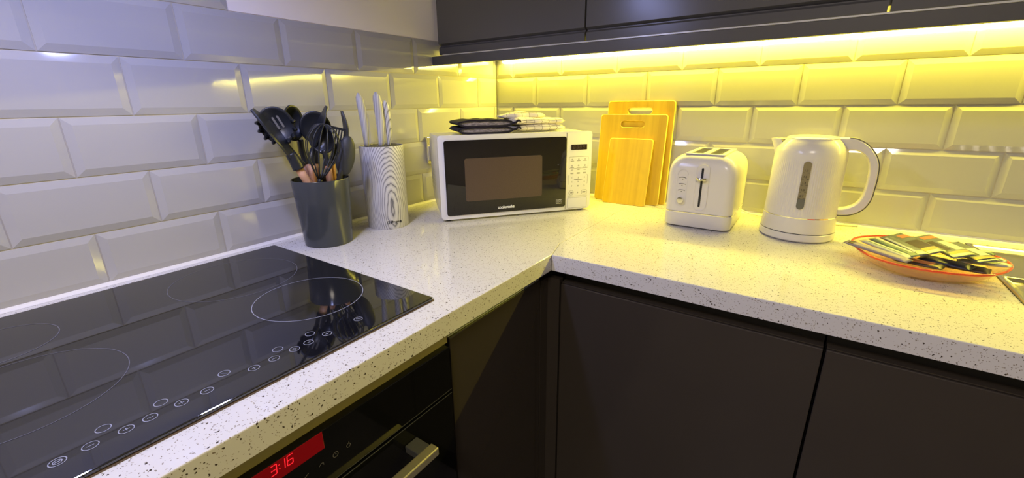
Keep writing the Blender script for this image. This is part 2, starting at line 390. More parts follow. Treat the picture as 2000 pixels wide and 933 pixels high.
# ------------------------------------------------------------------ wall cupboards
def wall_cupboard(x0, x1, label):
    t = thing('wall_cupboard', label, 'cupboard', ((x0+x1)/2, 0, T+.462), group='grey wall cupboards over the back worktop')
    h = (x1-x0)/2; H = .86
    bm = B(); box(bm, -h-.0004, h+.0004, -.306, -.008, .012, H); obj('carcass', bm, 'carcass', t)
    # door with a routed finger pull at its bottom edge: front slab, groove, set-back lip
    g = .0018
    bm = B()
    prof = [(-.308, -.002), (-.308, H), (-.3295, H), (-.330, .0300), (-.3245, .0265), (-.3205, .0245), (-.3205, .0225), (-.3270, .018), (-.3270, .000), (-.3255, -.002)]
    poly_prism(bm, prof, -h+g, h-g, lambda a, b, q: (q, a, b))
    obj('door', bm, 'gloss_grey', t)
    return t
wall_cupboard(.022, .5235, 'leftmost grey gloss wall cupboard, its side against the left wall')
wall_cupboard(.5245, 1.1085, 'middle grey gloss wall cupboard, above the microwave and chopping boards')
wall_cupboard(1.1095, 1.70, 'rightmost grey gloss wall cupboard, above the kettle and dish of sachets')
t = thing('pelmet', 'long grey gloss pelmet board hiding the yellow strip light under the cupboards', 'pelmet', (.005, -.333, T+.430))
bm = B(); box(bm, 0, 1.75, -.009, .009, 0, .0258, bev=.0012); obj('board', bm, 'gloss_grey', t)
bm = B(); box(bm, .043, 1.75, -.0078, .004, .0262, .0292); o = obj('lit_gap_strip', bm, 'trim_metal', t); o['label'] = 'thin pale strip standing in for the lit gap along the top of the pelmet'  # light caught along the pelmet's top edge, put into a pale strip
t = thing('strip_light', 'glowing yellow strip of small lamps fixed under the wall cupboards', 'strip light', (.04, -.030, T+.474))
bm = B(); box(bm, 0, 2.36, -.006, .008, -.010, -.0005); obj('channel', bm, 'trim_metal', t)
bm = B(); poly_prism(bm, [(.0235, -.009), (.0235, -.0205), (.017, -.0150), (.012, -.009)], 0, 2.36, lambda a, b, h: (h, a, b)); o = obj('lit_diffuser', bm, 'lit_diffuser', t); o['label'] = 'glowing pale yellow diffuser of the strip light'

# ------------------------------------------------------------------ base cupboards
def base_door(t, w_, top, bottom, name='door'):
    """door panel in local x-z, front face y=0 looking to -y"""
    bm = B(); box(bm, .0015, w_-.0015, 0, .020, bottom, top, bev=.0015)
    o = obj(name, bm, 'gloss_dark', t)
    return o
def base_cupboard(loc, rz, w_, label, top=-.072):
    t = thing('base_cupboard', label, 'cupboard', loc, rz, 'dark base cupboards under the worktops')
    bm = B(); box(bm, .001, w_-.001, .0225, .54, -.75, -.0365); obj('carcass', bm, 'recess', t)
    base_door(t, w_, top, -.748)
    bm = B(); poly_prism(bm, [(.021, top-.006), (.004, top+.001), (.004, top+.0028), (.0225, top+.0045)], .002, w_-.002, lambda a, b, h: (h, a, b)); o = obj('finger_pull', bm, 'trim_metal' if rz else 'gloss_dark', t)
    bm = B(); box(bm, .001, w_-.001, .06, .075, -.90, -.75); obj('plinth', bm, 'recess', t)
    return t
base_cupboard((.622, -.610, T), 0, .4865, 'dark gloss base cupboard right of the inner corner, under the toaster')
base_cupboard((1.1095, -.610, T), 0, .60, 'dark gloss base cupboard at the right edge, under the kettle and dish')
base_cupboard((.5905, -.9405, T), PI/2, .297, 'narrow dark gloss base cupboard between the oven and the inner corner', top=-.060)
t = thing('corner_post', 'dark gloss filler post in the inner corner between the two cupboard runs', 'corner post', (.6, -.625, T))
bm = B(); poly_prism(bm, [(-.0095, -.0175), (-.0095, .0135), (.0205, .0135), (.0205, .0305), (-.0225, .0305), (-.0225, -.0175)], -.748, -.062, bev=.001); obj('post', bm, 'gloss_dark', t)

# ------------------------------------------------------------------ oven
OY0, OY1 = -1.5450, -.9505
t = thing('oven', 'built-in black glass oven below the hob with a red clock display', 'oven', (.60, (OY0+OY1)/2, T))
hw = (OY1-OY0)/2; oc = (OY0+OY1)/2
bm = B(); box(bm, -.56, -.022, -hw+.004, hw-.004, -.75, -.067); obj('body', bm, 'recess', t)
bm = B(); box(bm, -.020, 0, -hw, hw, -.1475, -.0665, bev=.001); obj('control_panel', bm, 'oven_glass', t)
dr = None
bm = B(); box(bm, -.020, 0, -hw, hw, -.66, -.1555, bev=.001); dr = obj('door', bm, 'oven_glass', t)
bm = B(); box(bm, -.0008, .0002, -hw, hw, -.1482, -.1476); box(bm, -.0008, .0002, -hw, hw, -.1554, -.1548); obj('door_seam', bm, 'oven_line', t)
bm = B()
box(bm, .030, .046, -.215, .215, -.197, -.183, bev=.0016)
hd = obj('handle', bm, 'brushed', dr); hd['label'] = 'brushed steel bar handle'
for s in (-1, 1):
    bm = B(); box(bm, .0005, .0305, s*.200-.012, s*.200+.012, -.196, -.184, bev=.001); obj('handle_mount', bm, 'oven_line', dr)
F = lambda a, b, h: (h, a, b)                # panel coordinates: a along y, b height
bm = B(); box(bm, -.001, .0006, -.0675, .0675, -.0925, -.0675, bev=.0004); dsp = obj('display', bm, 'red_display', t); dsp['label'] = 'dim red lit clock display'
bm = B()
SEG = {'a': ((0, 1), (1, 1)), 'b': ((1, 1), (1, .5)), 'c': ((1, .5), (1, 0)), 'd': ((0, 0), (1, 0)), 'e': ((0, 0), (0, .5)), 'f': ((0, .5), (0, 1)), 'g': ((0, .5), (1, .5))}
def digit(ch, y, z, w_, h_):
    for s in {'3': 'abgcd', '1': 'bc', '6': 'afgedc'}[ch]:
        (a, b), (c, d) = SEG[s]
        q = lambda u, v: (y+u*w_+v*h_*.10, z+v*h_)
        p0, p1 = q(a, b), q(c, d); m = .08
        p0, p1 = (p0[0]+(p1[0]-p0[0])*m, p0[1]+(p1[1]-p0[1])*m), (p1[0]-(p1[0]-p0[0])*m, p1[1]-(p1[1]-p0[1])*m)
        stroke(bm, [p0, p1], .0011, .0009, F)
digit('3', -1.2450-oc, -.0822, .0064, .0125); digit('1', -1.2345-oc, -.0822, .0055, .0105+.002); digit('6', -1.2262-oc, -.0822, .0066, .0125)
for zz in (-.0733, -.0785): stroke(bm, [(-1.2352-oc, zz), (-1.2345-oc, zz)], .0010, .0009, F)
obj('clock_digits', bm, 'red_digit', dsp)
for k, (y, kind) in enumerate(((-1.149, 0), (-1.168, 1), (-1.188, 2), (-1.208, 3))):
    bm = B(); y -= oc; z = -.1125
    if kind == 0: ring_flat(bm, y, z, .0028, .0006, .0004, 20, f=F); stroke(bm, [(y+.001, z+.0035), (y+.001, z+.005)], .0006, .0004, F)
    if kind == 1: ring_flat(bm, y, z, .0036, .0006, .0004, 20, f=F); stroke(bm, [(y, z), (y, z+.002)], .0005, .0004, F); stroke(bm, [(y, z), (y+.0015, z)], .0005, .0004, F)
    if kind == 2: stroke(bm, [(y-.003, z-.001), (y, z+.002), (y+.003, z+.001), (y+.003, z-.002)], .0006, .0004, F)
    if kind == 3: stroke(bm, [(y-.003, z-.002), (y+.003, z+.001)], .0006, .0004, F)
    obj('control_icon', bm, 'oven_icon', t)
bm = B(); box(bm, .574, .588, OY0, -.9425, T-.0665, T-.0366); o = obj('filler_strip', bm, 'oven_strip'); tag(o, 'pale filler strip between the worktop edge and the top of the oven', 'filler strip')

# ------------------------------------------------------------------ hob
t = thing('hob', 'black glass touch-control hob set into the left worktop', 'hob', (.30, -1.232, T))
bm = B(); poly_prism(bm, rrect(0, 0, .5135, .592, .004, 3), .0012, .0062, bev=.0014); obj('glass_panel', bm, 'black_glass', t)
bm = B(); poly_prism(bm, rrect(0, 0, .5165, .595, .004, 3), .0002, .0012); obj('seal', bm, 'hob_edge', t)
HZ = .00645
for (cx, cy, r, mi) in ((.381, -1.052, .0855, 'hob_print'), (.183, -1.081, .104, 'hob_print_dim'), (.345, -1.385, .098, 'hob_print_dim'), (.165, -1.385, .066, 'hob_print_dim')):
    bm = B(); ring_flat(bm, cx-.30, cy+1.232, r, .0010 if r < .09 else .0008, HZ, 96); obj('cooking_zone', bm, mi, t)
bt = [(.518, -1.382, 'k'), (.517, -1.359, '-'), (.497, -1.345, 'o'), (.518, -1.332, '+'), (.517, -1.312, '-'), (.498, -1.297, 'o'), (.517, -1.284, '+'), (.517, -1.259, '-'),
      (.497, -1.233, '/'), (.516, -1.207, '+'), (.516, -1.182, '-'), (.498, -1.168, 'o'), (.516, -1.155, '+'), (.516, -1.135, '-'), (.496, -1.121, 'o'), (.516, -1.107, '+'), (.516, -1.055, 'p')]
for x, y, k in bt:
    x -= .30; y += 1.232; bm = B()
    ring_flat(bm, x, y, .0062, .0008, HZ, 28)
    if k in '+-': stroke(bm, [(x, y-.0024), (x, y+.0024)], .0008, HZ)
    if k == '+': stroke(bm, [(x-.0024, y), (x+.0024, y)], .0008, HZ)
    if k in '/p': stroke(bm, [(x-.003, y-.002), (x+.003, y+.002)], .0008, HZ)
    if k == 'k': ring_flat(bm, x, y, .0032, .0008, HZ, 20); stroke(bm, [(x, y-.0015), (x, y+.0015)], .0012, HZ)
    obj('touch_button', bm, 'hob_print', t)

# ------------------------------------------------------------------ cooker hood (above the hob)
t = thing('cooker_hood', 'slim steel cooker hood with two cool lamps above the hob', 'cooker hood', (.0, -1.232, T+.70))
bm = B(); poly_prism(bm, [(.006, 0), (.46, 0), (.46, .035), (.25, .16), (.006, .16)], -.298, .298, lambda a, b, h: (a, h, b)); obj('canopy', bm, 'brushed', t)

# ------------------------------------------------------------------ sink
t = thing('sink', 'stainless steel sink and drainer let into the back worktop at the right edge', 'sink', (1.356, -.055, T))
bm = B()
def hgt(x, y):
    d = min(x, -y, .845-x, .472+y)              # distance from the rim
    if d < .010: z = .0026*math.sin(min(d/.010, 1)*PI)+.0006
    elif d < .022: z = -.007*(d-.010)/.012
    else:
        z = -.007
        if -.235 > y and x > .03:
            z += .0022*max(0, math.sin((x-.03)/.030*2*PI))
    if abs(y+.222) < .009 and d > .012: z = max(z, -.007+.008*math.cos((y+.222)/.009*PI/2))
    return z
xs = [i*.0025 for i in range(int(.20/.0025))]+[.2+i*.015 for i in range(43)]+[.845]
ys = [-.472*i/188 for i in range(189)]
vv = [[bm.verts.new((x, y, hgt(x, y))) for y in ys] for x in xs]
for i in range(len(xs)-1):
    for j in range(len(ys)-1): bm.faces.new((vv[i][j], vv[i][j+1], vv[i+1][j+1], vv[i+1][j]))
bmesh.ops.recalc_face_normals(bm, faces=bm.faces)
o = obj('basin_panel', bm, 'steel', t, smooth=True)
bm = B()
for (a, b, c, d) in ((0, .845, -.0035, .0), (0, .845, -.472, -.4685), (0, .0035, -.4685, -.0035), (.8415, .845, -.4685, -.0035)): box(bm, a, b, c, d, .0002, .0016)
obj('rim_edge', bm, 'gap', t)

# ------------------------------------------------------------------ microwave
mwA = (.232, -.557); MR = math.atan2(.79, .613)
t = thing('microwave', 'white microwave oven set across the corner, its door black glass', 'microwave', (mwA[0], mwA[1], T), MR)
# local: x along the front, y backwards, z up
U0, U1, D = -.012, .440, .200
bm = B()
prof = [(.010, .009), (.115, .018), (.175, .042), (D, .095), (D, .222), (D-.012, .2325), (.010, .2325)]
poly_prism(bm, prof, U0+.004, U1-.004, lambda a, b, h: (h, a, b), bev=.004)
obj('casing', bm, 'mw_white', t, auto=40)
bm = B(); poly_prism(bm, rrect((U0+U1)/2, .1205, U1-U0, .229, .009, 5), 0, .0118, lambda a, b, h: (a, h, b), bev=.003, seg=3)
obj('front_frame', bm, 'mw_white', t, auto=40)
bm = B(); poly_prism(bm, rrect(.1805, .1195, .3535, .2045, .006, 4), -.003, .004, lambda a, b, h: (a, h, b), bev=.001)
door = obj('door', bm, 'mw_glass', t, auto=40); door['label'] = 'black glass door'
bm = B(); poly_prism(bm, rrect(.170, .114, .225, .118, .006, 5), -.0034, -.0028, lambda a, b, h: (a, h, b)); o = obj('window', bm, 'mw_window', door); o['label'] = 'brownish mesh window'
X = Matrix.Translation((.148, -.0035, .0275)) @ Matrix.Rotation(PI/2, 4, 'X')
bm = text_mesh('cookworks', .0118, X, bold=.0004, spacing=.92); o = obj('brand_lettering', bm, 'print_white', door)
bm = B(); G = lambda a, b, h: (a, -h, b)
stroke(bm, [(.328, .028), (.346, .028), (.346, .040), (.328, .040), (.328, .028)], .0007, .0034, G)
for yy in (.0312, .0342, .0372): stroke(bm, [(.330, yy), (.337, yy)], .0007, .0034, G)
ring_flat(bm, .341, .0338, .0026, .0006, .0034, 16, f=G); stroke(bm, [(.337, .0385), (.344, .0385)], .0008, .0034, G)
obj('printed_mark', bm, 'label_pale', door)
bm = B(); box(bm, .3582, .3592, -.0006, .002, .008, .232); obj('panel_seam', bm, 'gap', t)
bm = B(); poly_prism(bm, rrect(.3985, .1905, .050, .0155, .001, 2), -.0012, .002, lambda a, b, h: (a, h, b)); dd = obj('display', bm, 'mw_display', t)
bm = B()
for k in range(4):
    x = .380+k*.0098
    for (a, b), (c, d) in SEG.values(): stroke(bm, [(x+a*.005+b*.001, .186+b*.009), (x+c*.005+d*.001, .186+d*.009)], .0007, .0015, G)
obj('unlit_digits', bm, 'digit_off', dd)
def outline(bm, x0, x1, z0, z1, r=.003, wd=.0006, h=.0005):
    p = rrect((x0+x1)/2, (z0+z1)/2, x1-x0, z1-z0, r, 4); stroke(bm, p+[p[0]], wd, h, G)
bm = B(); outline(bm, .368, .429, .129, .163); obj('panel_outline', bm, 'print_grey', t)
bm = B(); stroke(bm, [(.369, .110), (.367, .108), (.367, .084), (.369, .082)], .0006, .0005, G); obj('keypad_bracket', bm, 'print_grey', t)
bm = B(); stroke(bm, [(.427, .110), (.429, .108), (.429, .084), (.427, .082)], .0006, .0005, G)
obj('keypad_bracket', bm, 'print_grey', t)
bm = B(); stroke(bm, [(.366, .0465), (.430, .0465)], .0004, .0005, G)
obj('dotted_line', bm, 'print_grey', t)
def key(x, z, lines):
    bm = B()
    for txt, dz, s in lines:
        X = Matrix.Translation((x, -.0004, z+dz)) @ Matrix.Rotation(PI/2, 4, 'X')
        b2 = text_mesh(txt, s, X, ext=.00005); xs_ = [v.co.x for v in b2.verts]; sh = (min(xs_)+max(xs_))/2-x
        me = bpy.data.meshes.new('k')
        for v in b2.verts: v.co.x -= sh
        b2.to_mesh(me); b2.free(); bm.from_mesh(me); bpy.data.meshes.remove(me)
    return bm
# dark little dashes and numbers of the key pad; the words are too small to read in the photograph
def dashes(x, z, w_=.009, rows=1):
    bm = B()
    for r in range(rows): stroke(bm, [(x-w_/2, z-.0022*r), (x+w_/2, z-.0022*r)], .0011, .0005, G)
    return bm
KX = (.378, .3985, .419)
for i, x in enumerate(KX):
    b = dashes(x, .151, .010); ring_flat(b, x, .1555, .0017, .0007, .0005, 12, f=G); obj('key', b, 'print_grey', t)
    b = dashes(x, .1315, .011); ring_flat(b, x, .137, .0018, .0008, .0005, 12, f=G); obj('key', b, 'print_grey', t)
    b = dashes(x, .1245, .007); obj('key', b, 'print_grey', t)
    b = dashes(x, .1160, .009, 2); obj('key', b, 'print_grey', t)
for k in range(9):
    b = key(KX[k % 3], .1015-.0125*(k//3)-.002, [(str(k+1), 0, .0062)]); obj('key', b, 'print_grey', t)
b = key(.3985, .0545, [('0', 0, .0062)]); obj('key', b, 'print_grey', t)
b = dashes(.3985, .0955, .026); obj('key', b, 'print_grey', t)
b = dashes(.378, .058, .007, 2); ring_flat(b, .377, .057, .0068, .0006, .0005, 28, f=G, rx=.0078); obj('key', b, 'print_grey', t)
b = dashes(.419, .058, .010, 2); outline(b, .4105, .4285, .0505, .0635, .004); obj('key', b, 'print_grey', t)
bm = B(); poly_prism(bm, rrect(.3975, .026, .062, .031, .0015, 2), -.0008, .001, lambda a, b, h: (a, h, b)); o = obj('door_button', bm, 'mw_white', t)
bm = B(); outline(bm, .3665, .4285, .0105, .0415, .0015, .0006, .0009); obj('button_gap', bm, 'print_grey', o)
for (x, y) in ((.010, .02), (.418, .02), (.03, .165), (.41, .165)):
    bm = B(); lathe(bm, [(.008, 0), (.0085, .03 if y > .1 else .012)], 16, x, y); obj('foot', bm, 'rubber', t)
bm = B()
for k in range(9):
    for j in range(5):
        yy = .118+.0085*k; zz = .125-.013*j+(.0045 if k % 2 else 0)
        face(bm, [(U0+.0037, yy, zz), (U0+.0037, yy+.0045, zz-.004), (U0+.0037, yy+.006, zz-.0025), (U0+.0037, yy+.0015, zz+.0015)])
obj('side_vent', bm, 'gap', t)
# wall socket, plug and flex beside it
t = thing('wall_socket', 'chrome wall socket on the left wall behind the microwave', 'socket', (.0065, -.355, T+.170))
bm = B(); poly_prism(bm, rrect(0, 0, .086, .086, .004, 3), 0, .007, lambda a, b, h: (h, a, b), bev=.0015); obj('face_plate', bm, 'chrome', t)
bm = B(); box(bm, .007, .010, -.030, -.020, .012, .024, bev=.001); obj('switch', bm, 'plastic_white', t)
t = thing('plug', 'white plug pushed into the chrome socket beside the microwave', 'plug', (.0142, -.368, T+.160))
bm = B(); box(bm, 0, .022, -.020, .020, -.024, .024, bev=.005, seg=3); obj('body', bm, 'plastic_white', t, auto=50)
bm = B(); tube(bm, [(.012, 0, -.022), (.013, 0, -.045), (.010, .003, -.08), (.010, .01, -.12), (.016, .03, -.150), (.05, .05, -.156)], .0035); obj('flex', bm, 'plastic_white', t, smooth=True)

# ------------------------------------------------------------------ folded cloths on the microwave
def mwp(u, d): return (mwA[0]+.613*u-.79*d, mwA[1]+.79*u+.613*d)
u0, d0 = .048, .018
p = mwp(u0, d0)
t = thing('folded_towel', 'dark charcoal towel folded double, on top of the microwave', 'towel', (p[0], p[1], T+.2342), MR)
def cushion(bm, x0, x1, y0, y1, z0, z1, mi=0, nx=22, ny=14, seed=1, amp=.0015, side=.4):
    rnd = random.Random(seed); ph = [rnd.random()*6 for _ in range(6)]
    zc = (z0+z1)/2; hz = (z1-z0)/2
    def P_(i, j, s):
        a, b = i/nx*2-1, j/ny*2-1
        e = (1-abs(a)**7)**.5*(1-abs(b)**7)**.5
        x = (x0+x1)/2+a*(x1-x0)/2; y = (y0+y1)/2+b*(y1-y0)/2
        wv = amp*(math.sin(3*a+ph[0])+math.sin(5*b+ph[1])*.6+math.sin(4*a+3*b+ph[2])*.5)
        return (x+amp*math.sin(6*b+ph[3]), y+amp*math.sin(7*a+ph[4]), zc+s*hz*e+(wv*e if s > 0 else 0))
    tp = [[bm.verts.new(P_(i, j, 1)) for j in range(ny+1)] for i in range(nx+1)]
    bt_ = [[(tp[i][j] if i in (0, nx) or j in (0, ny) else bm.verts.new(P_(i, j, -1))) for j in range(ny+1)] for i in range(nx+1)]
    for i in range(nx):
        for j in range(ny):
            bm.faces.new((tp[i][j], tp[i+1][j], tp[i+1][j+1], tp[i][j+1])).material_index = mi
            bm.faces.new((bt_[i][j], bt_[i][j+1], bt_[i+1][j+1], bt_[i+1][j])).material_index = mi
def fold_layer(z0, z1, nm, sd):
    h = z1-z0; zc = (z0+z1)/2; W = .158
    bm = B()   # wrapped fold: lens-shaped cross-section extruded backwards, hollow front lip
    n = 26
    up_ = [(W*i/n, zc+(h/2)*(1-abs(2*i/n-1)**4.5)**.6+.0008*math.sin(i*.9+sd)) for i in range(n+1)]
    dn_ = [(W*i/n, zc-(h/2)*(1-abs(2*i/n-1)**4.5)**.6) for i in range(n, -1, -1)]
    out = up_+dn_[1:-1]
    cen = (W/2, zc)
    inn = [(cen[0]+(a-cen[0])*.90, cen[1]+(b-cen[1])*.55) for a, b in out]
    def loop(pts, y, wob=0): return [bm.verts.new((a+wob*math.sin(b*400), y, b)) for a, b in pts]
    L = [loop(inn, .006), loop(inn, .0015), loop(out, .003), loop(out, .010), loop(out, .09), loop(out, .150)]
    back = loop([(cen[0]+(a-cen[0])*.96, cen[1]+(b-cen[1])*.4) for a, b in out], .157); L.append(back)
    m = len(out)
    for A_, B_ in zip(L[:-1], L[1:]):
        for i in range(m): bm.faces.new((A_[i], A_[(i+1) % m], B_[(i+1) % m], B_[i]))
    bm.faces.new(back)
    # pale grey inner layers seen in the open end
    bmesh.ops.recalc_face_normals(bm, faces=bm.faces)
    o_ = obj(nm, bm, ['cloth_dark'], t, auto=60)
    bm = B(); inn2 = [(cen[0]+(a-cen[0])*.90, cen[1]+(b-cen[1])*.56) for a, b in out]
    poly_prism(bm, inn2, .0045, .0075, lambda a, b, q: (a, q, b)); i_ = obj('inner_layer', bm, 'cloth_grey', o_); i_['label'] = 'paler grey inside of the fold'
    bm = B(); tube(bm, [(a, .0022, b) for a, b in out], .0017, 6, closed=True); obj('hem', bm, 'cloth_navy', o_, smooth=True)
    bm = B(); tube(bm, [(W-.004, .004, zc), (W+.006, .001, zc+.001), (W+.012, .003, zc+.006), (W+.018, .002, zc+.006), (W+.022, .004, zc+.001)], [.003, .0035, .0032, .003, .0015], 8); obj('corner_tail', bm, 'cloth_navy', o_, smooth=True)
fold_layer(.001, .0190, 'lower_fold', 0); fold_layer(.0192, .0370, 'upper_fold', 2)
p = mwp(.228, .055)
t = thing('folded_towel', 'cream towel with thin dark checks, folded on top of the microwave', 'towel', (p[0], p[1], T+.2342), MR)
bm = B(); cushion(bm, 0, .155, 0, .13, .001, .0195, seed=3); obj('lower_fold', bm, 'cloth_check', t, smooth=True)
bm = B(); cushion(bm, -.012, .152, .004, .13, .0190, .0370, seed=5, amp=.0022); obj('upper_fold', bm, 'cloth_check', t, smooth=True)
bm = B(); cushion(bm, -.030, .110, .045, .135, .0355, .0500, seed=8, amp=.0030); obj('top_fold', bm, 'cloth_check', t, smooth=True)

# ------------------------------------------------------------------ chopping boards leaning on the tiles
def board(x0, x1, h, yb, yt, th, r, slot, label):
    lean = math.atan2(yt-yb, math.sqrt(max(h*h-(yt-yb)**2, .0001)))
    t = thing('chopping_board', label, 'chopping board', ((x0+x1)/2, yb, T+.0006), 0, 'bamboo boards leaning on the back tiles')
    t.rotation_euler = (-lean, 0, 0); wd = x1-x0
    bm = B(); outer = rrect(0, h/2, wd, h, r, 6)
    def rings(pts, y): return [bm.verts.new((a, y, b)) for a, b in pts]
    inset = lambda q, d: rrect(0, h/2, wd-2*d, h-2*d, max(r-d, .002), 6)
    loops = []
    hole = rrect(0, h-.030, .076, .019, .0094, 8) if slot else None
    e = .0018
    fronts = []
    for y, d in ((e, 0), (0, e)): fronts.append(rings(inset(outer, d) if d else outer, y))
    backs = [rings(outer, th-e), rings(inset(outer, e), th)]
    n = len(outer)
    def wall_(A_, B_, mi):
        m = len(A_)
        for i in range(m): bm.faces.new((A_[i], A_[(i+1) % m], B_[(i+1) % m], B_[i])).material_index = mi
    wall_(fronts[0], fronts[1], 1); wall_(fronts[0], backs[0], 1); wall_(backs[0], backs[1], 1)
    if hole:
        big = rrect(0, h-.030, .076+2*e, .019+2*e, .0094+e, 8)
        hf = rings(big, 0); hf2 = rings(hole, e); hb2 = rings(hole, th-e); hb = rings(big, th)
        wall_(hf, hf2, 1); wall_(hf2, hb2, 1); wall_(hb2, hb, 1)
        for A_, H_ in ((fronts[1], hf), (backs[1], hb)):
            es = []
            for lp in (A_, H_):
                for i in range(len(lp)):
                    ed = bm.edges.get((lp[i], lp[(i+1) % len(lp)])); es.append(ed)
            bmesh.ops.triangle_fill(bm, use_beauty=True, use_dissolve=False, edges=es)
    else:
        bm.faces.new(fronts[1]); bm.faces.new(backs[1])
    obj('board', bm, ['bamboo', 'bamboo_edge'], t)
    return t
board(.466, .679, .317, -.034, -.0175, .008, .010, True, 'largest bamboo chopping board with a slot handle, at the back of three')
board(.449, .664, .278, -.060, -.0310, .008, .010, True, 'middle-sized bamboo chopping board with a slot handle, between the other two')
board(.491, .632, .208, -.092, -.0500, .008, .009, False, 'smallest bamboo chopping board, in front and without any slot')

# ------------------------------------------------------------------ toaster
t = thing('toaster', 'cream white two-slice toaster between the chopping boards and the kettle', 'toaster', (.8190, -.155, T))
def rbox_ring(bm, hx, hy, r, z, n=7, cy=0):
    return [bm.verts.new((a, b, z)) for a, b in rrect(0, cy, 2*hx, 2*hy, r, n)]
def loft(bm, rs, mi=0, capb=True, capt=True):
    for A_, B_ in zip(rs[:-1], rs[1:]):
        m = len(A_)
        for i in range(m): bm.faces.new((A_[i], A_[(i+1) % m], B_[(i+1) % m], B_[i])).material_index = mi
    if capb: bm.faces.new(rs[0][::-1]).material_index = mi
    if capt: bm.faces.new(rs[-1]).material_index = mi
hx, hy = .0815, .105
bm = B(); loft(bm, [rbox_ring(bm, hx-.003, hy-.003, .022, .004), rbox_ring(bm, hx, hy, .025, .008), rbox_ring(bm, hx, hy, .025, .0385), rbox_ring(bm, hx-.001, hy-.001, .025, .0395)]); obj('base', bm, 'plastic_white', t, auto=40)
bm = B(); loft(bm, [rbox_ring(bm, hx-.0005, hy-.0005, .025, .0395), rbox_ring(bm, hx-.0005, hy-.0005, .025, .0413)]); obj('chrome_band', bm, 'chrome', t, auto=40)
bm = B()
rs = [rbox_ring(bm, hx-.003, hy-.003, .022, .0413), rbox_ring(bm, hx-.003, hy-.003, .022, .0424), rbox_ring(bm, hx, hy, .025, .0426), rbox_ring(bm, hx, hy, .025, .10), rbox_ring(bm, hx, hy, .026, .140)]
for k in range(1, 9):
    a = PI/2*k/8; rs.append(rbox_ring(bm, hx-.036*(1-math.cos(a)), hy-.026*(1-math.cos(a)), .026, .140+.046*math.sin(a)))
rs.append(rbox_ring(bm, hx-.040, hy-.030, .020, .1862))
loft(bm, rs); body = obj('body', bm, 'plastic_white', t, auto=50)
# top frame with two slots
bm = B(); fz = .1862
box(bm, -.047, .047, -.083, -.072, fz, fz+.003, bev=.001); box(bm, -.047, .047, .072, .083, fz, fz+.003, bev=.001)
for a, b in ((-.047, -.036), (-.007, .007), (.036, .047)): box(bm, a, b, -.0725, .0725, fz, fz+.003, bev=.001)
obj('slot_frame', bm, 'plastic_white', t, auto=40)
for a in (-.0215, .0215):
    bm = B(); box(bm, a-.0145, a+.0145, -.072, .072, fz+.0003, fz+.0012); sl = obj('bread_slot', bm, 'recess', t)
    bm = B()
    for k in range(2): box(bm, a-.010+.020*k-.0008, a-.010+.020*k+.0008, -.07, .07, fz+.0012, fz+.0022)
    obj('bread_guide', bm, 'chrome', sl)
FY = -hy
GF = lambda a, b, h: (a, FY-h, b)
bm = B(); o_ = rrect(.006, .108, .031, .117, .0153, 8); i_ = rrect(.006, .108, .026, .112, .0128, 8)
ov = [bm.verts.new(GF(a, b, .0004)) for a, b in o_]; ov2 = [bm.verts.new(GF(a, b, .0014)) for a, b in o_]; iv = [bm.verts.new(GF(a, b, .0006)) for a, b in i_]
loft(bm, [ov, ov2, iv], capb=False); lev = obj('lever_track', bm, 'plastic_white', t)
bm = B(); poly_prism(bm, rrect(.0045, .108, .0052, .098, .0025, 4), .0007, .0012, GF); obj('lever_groove', bm, 'print_black', lev)
bm = B(); lathe(bm, [(.0125, 0), (.0140, .0028), (.0125, .0056)], 24, sx=1, sy=.75)
for v in bm.verts: v.co = Vector((v.co.x+.005, v.co.y+FY-.0085, v.co.z+.1285))
obj('lever', bm, 'chrome', t, auto=40)
bm = B(); p = rrect(-.041, .103, .0245, .094, .0122, 8); stroke(bm, p+[p[0]], .0006, .0007, GF); obj('button_outline', bm, 'label_pale', t)
for k, z in enumerate((.129, .1125, .097)):
    bm = B(); arc = [(-.041+.008*math.cos(math.radians(a)), z+.0018*math.sin(math.radians(a))) for a in range(0, 181, 20)]; stroke(bm, arc, .0011, .0012, GF); stroke(bm, [(-.0415, z-.003), (-.0400, z-.003)], .0018, .0012, GF)
    obj('button', bm, 'print_grey', t)
bm = B(); lathe(bm, [(.0085, 0), (.009, .006), (.0075, .0085)], 28)
for v in bm.verts: v.co = Vector((v.co.x-.041, FY-.0003-v.co.z, v.co.y+.0725))
kn = obj('dial', bm, 'chrome', t, auto=40)
bm = B(); tube(bm, [(.07, .1065, .02), (.10, .112, .008), (.14, .113, .0045), (.158, .121, .004), (.21, .138, .004)], .0022); obj('flex', bm, 'plastic_white', t, smooth=True)

# ------------------------------------------------------------------ kettle
t = thing('kettle', 'white ribbed electric kettle with a slim water gauge, right of the toaster', 'kettle', (1.035, -.177, T))
bm = B(); lathe(bm, [(.075, .002), (.0778, .005), (.0778, .0185), (.0768, .0195)], 64); obj('power_base', bm, 'plastic_white', t, auto=40)
bm = B(); lathe(bm, [(.0745, .0195), (.0745, .0215)], 64); obj('base_gap', bm, 'gap', t)
bm = B(); lathe(bm, [(.0765, .0215), (.0768, .023), (.0745, .0555)], 64); obj('lower_body', bm, 'plastic_white', t, auto=40)
bm = B(); lathe(bm, [(.0742, .0555), (.0742, .0580)], 64); obj('chrome_band', bm, 'chrome', t, auto=40)
bm = B(); stroke(bm, [(.020, .0567), (.032, .0567)], .0018, 0, lambda a, b, h: (a, -math.sqrt(.0746**2-a*a), b)); obj('switch_mark', bm, 'neon_red', t)
bm = B(); NR = 100
def rib(a, z):
    k = max(0, min(1, (z-.062)/.01))*max(0, min(1, (.190-z)/.012))
    return 1-.010*k*(.5+.5*math.cos(a*NR))
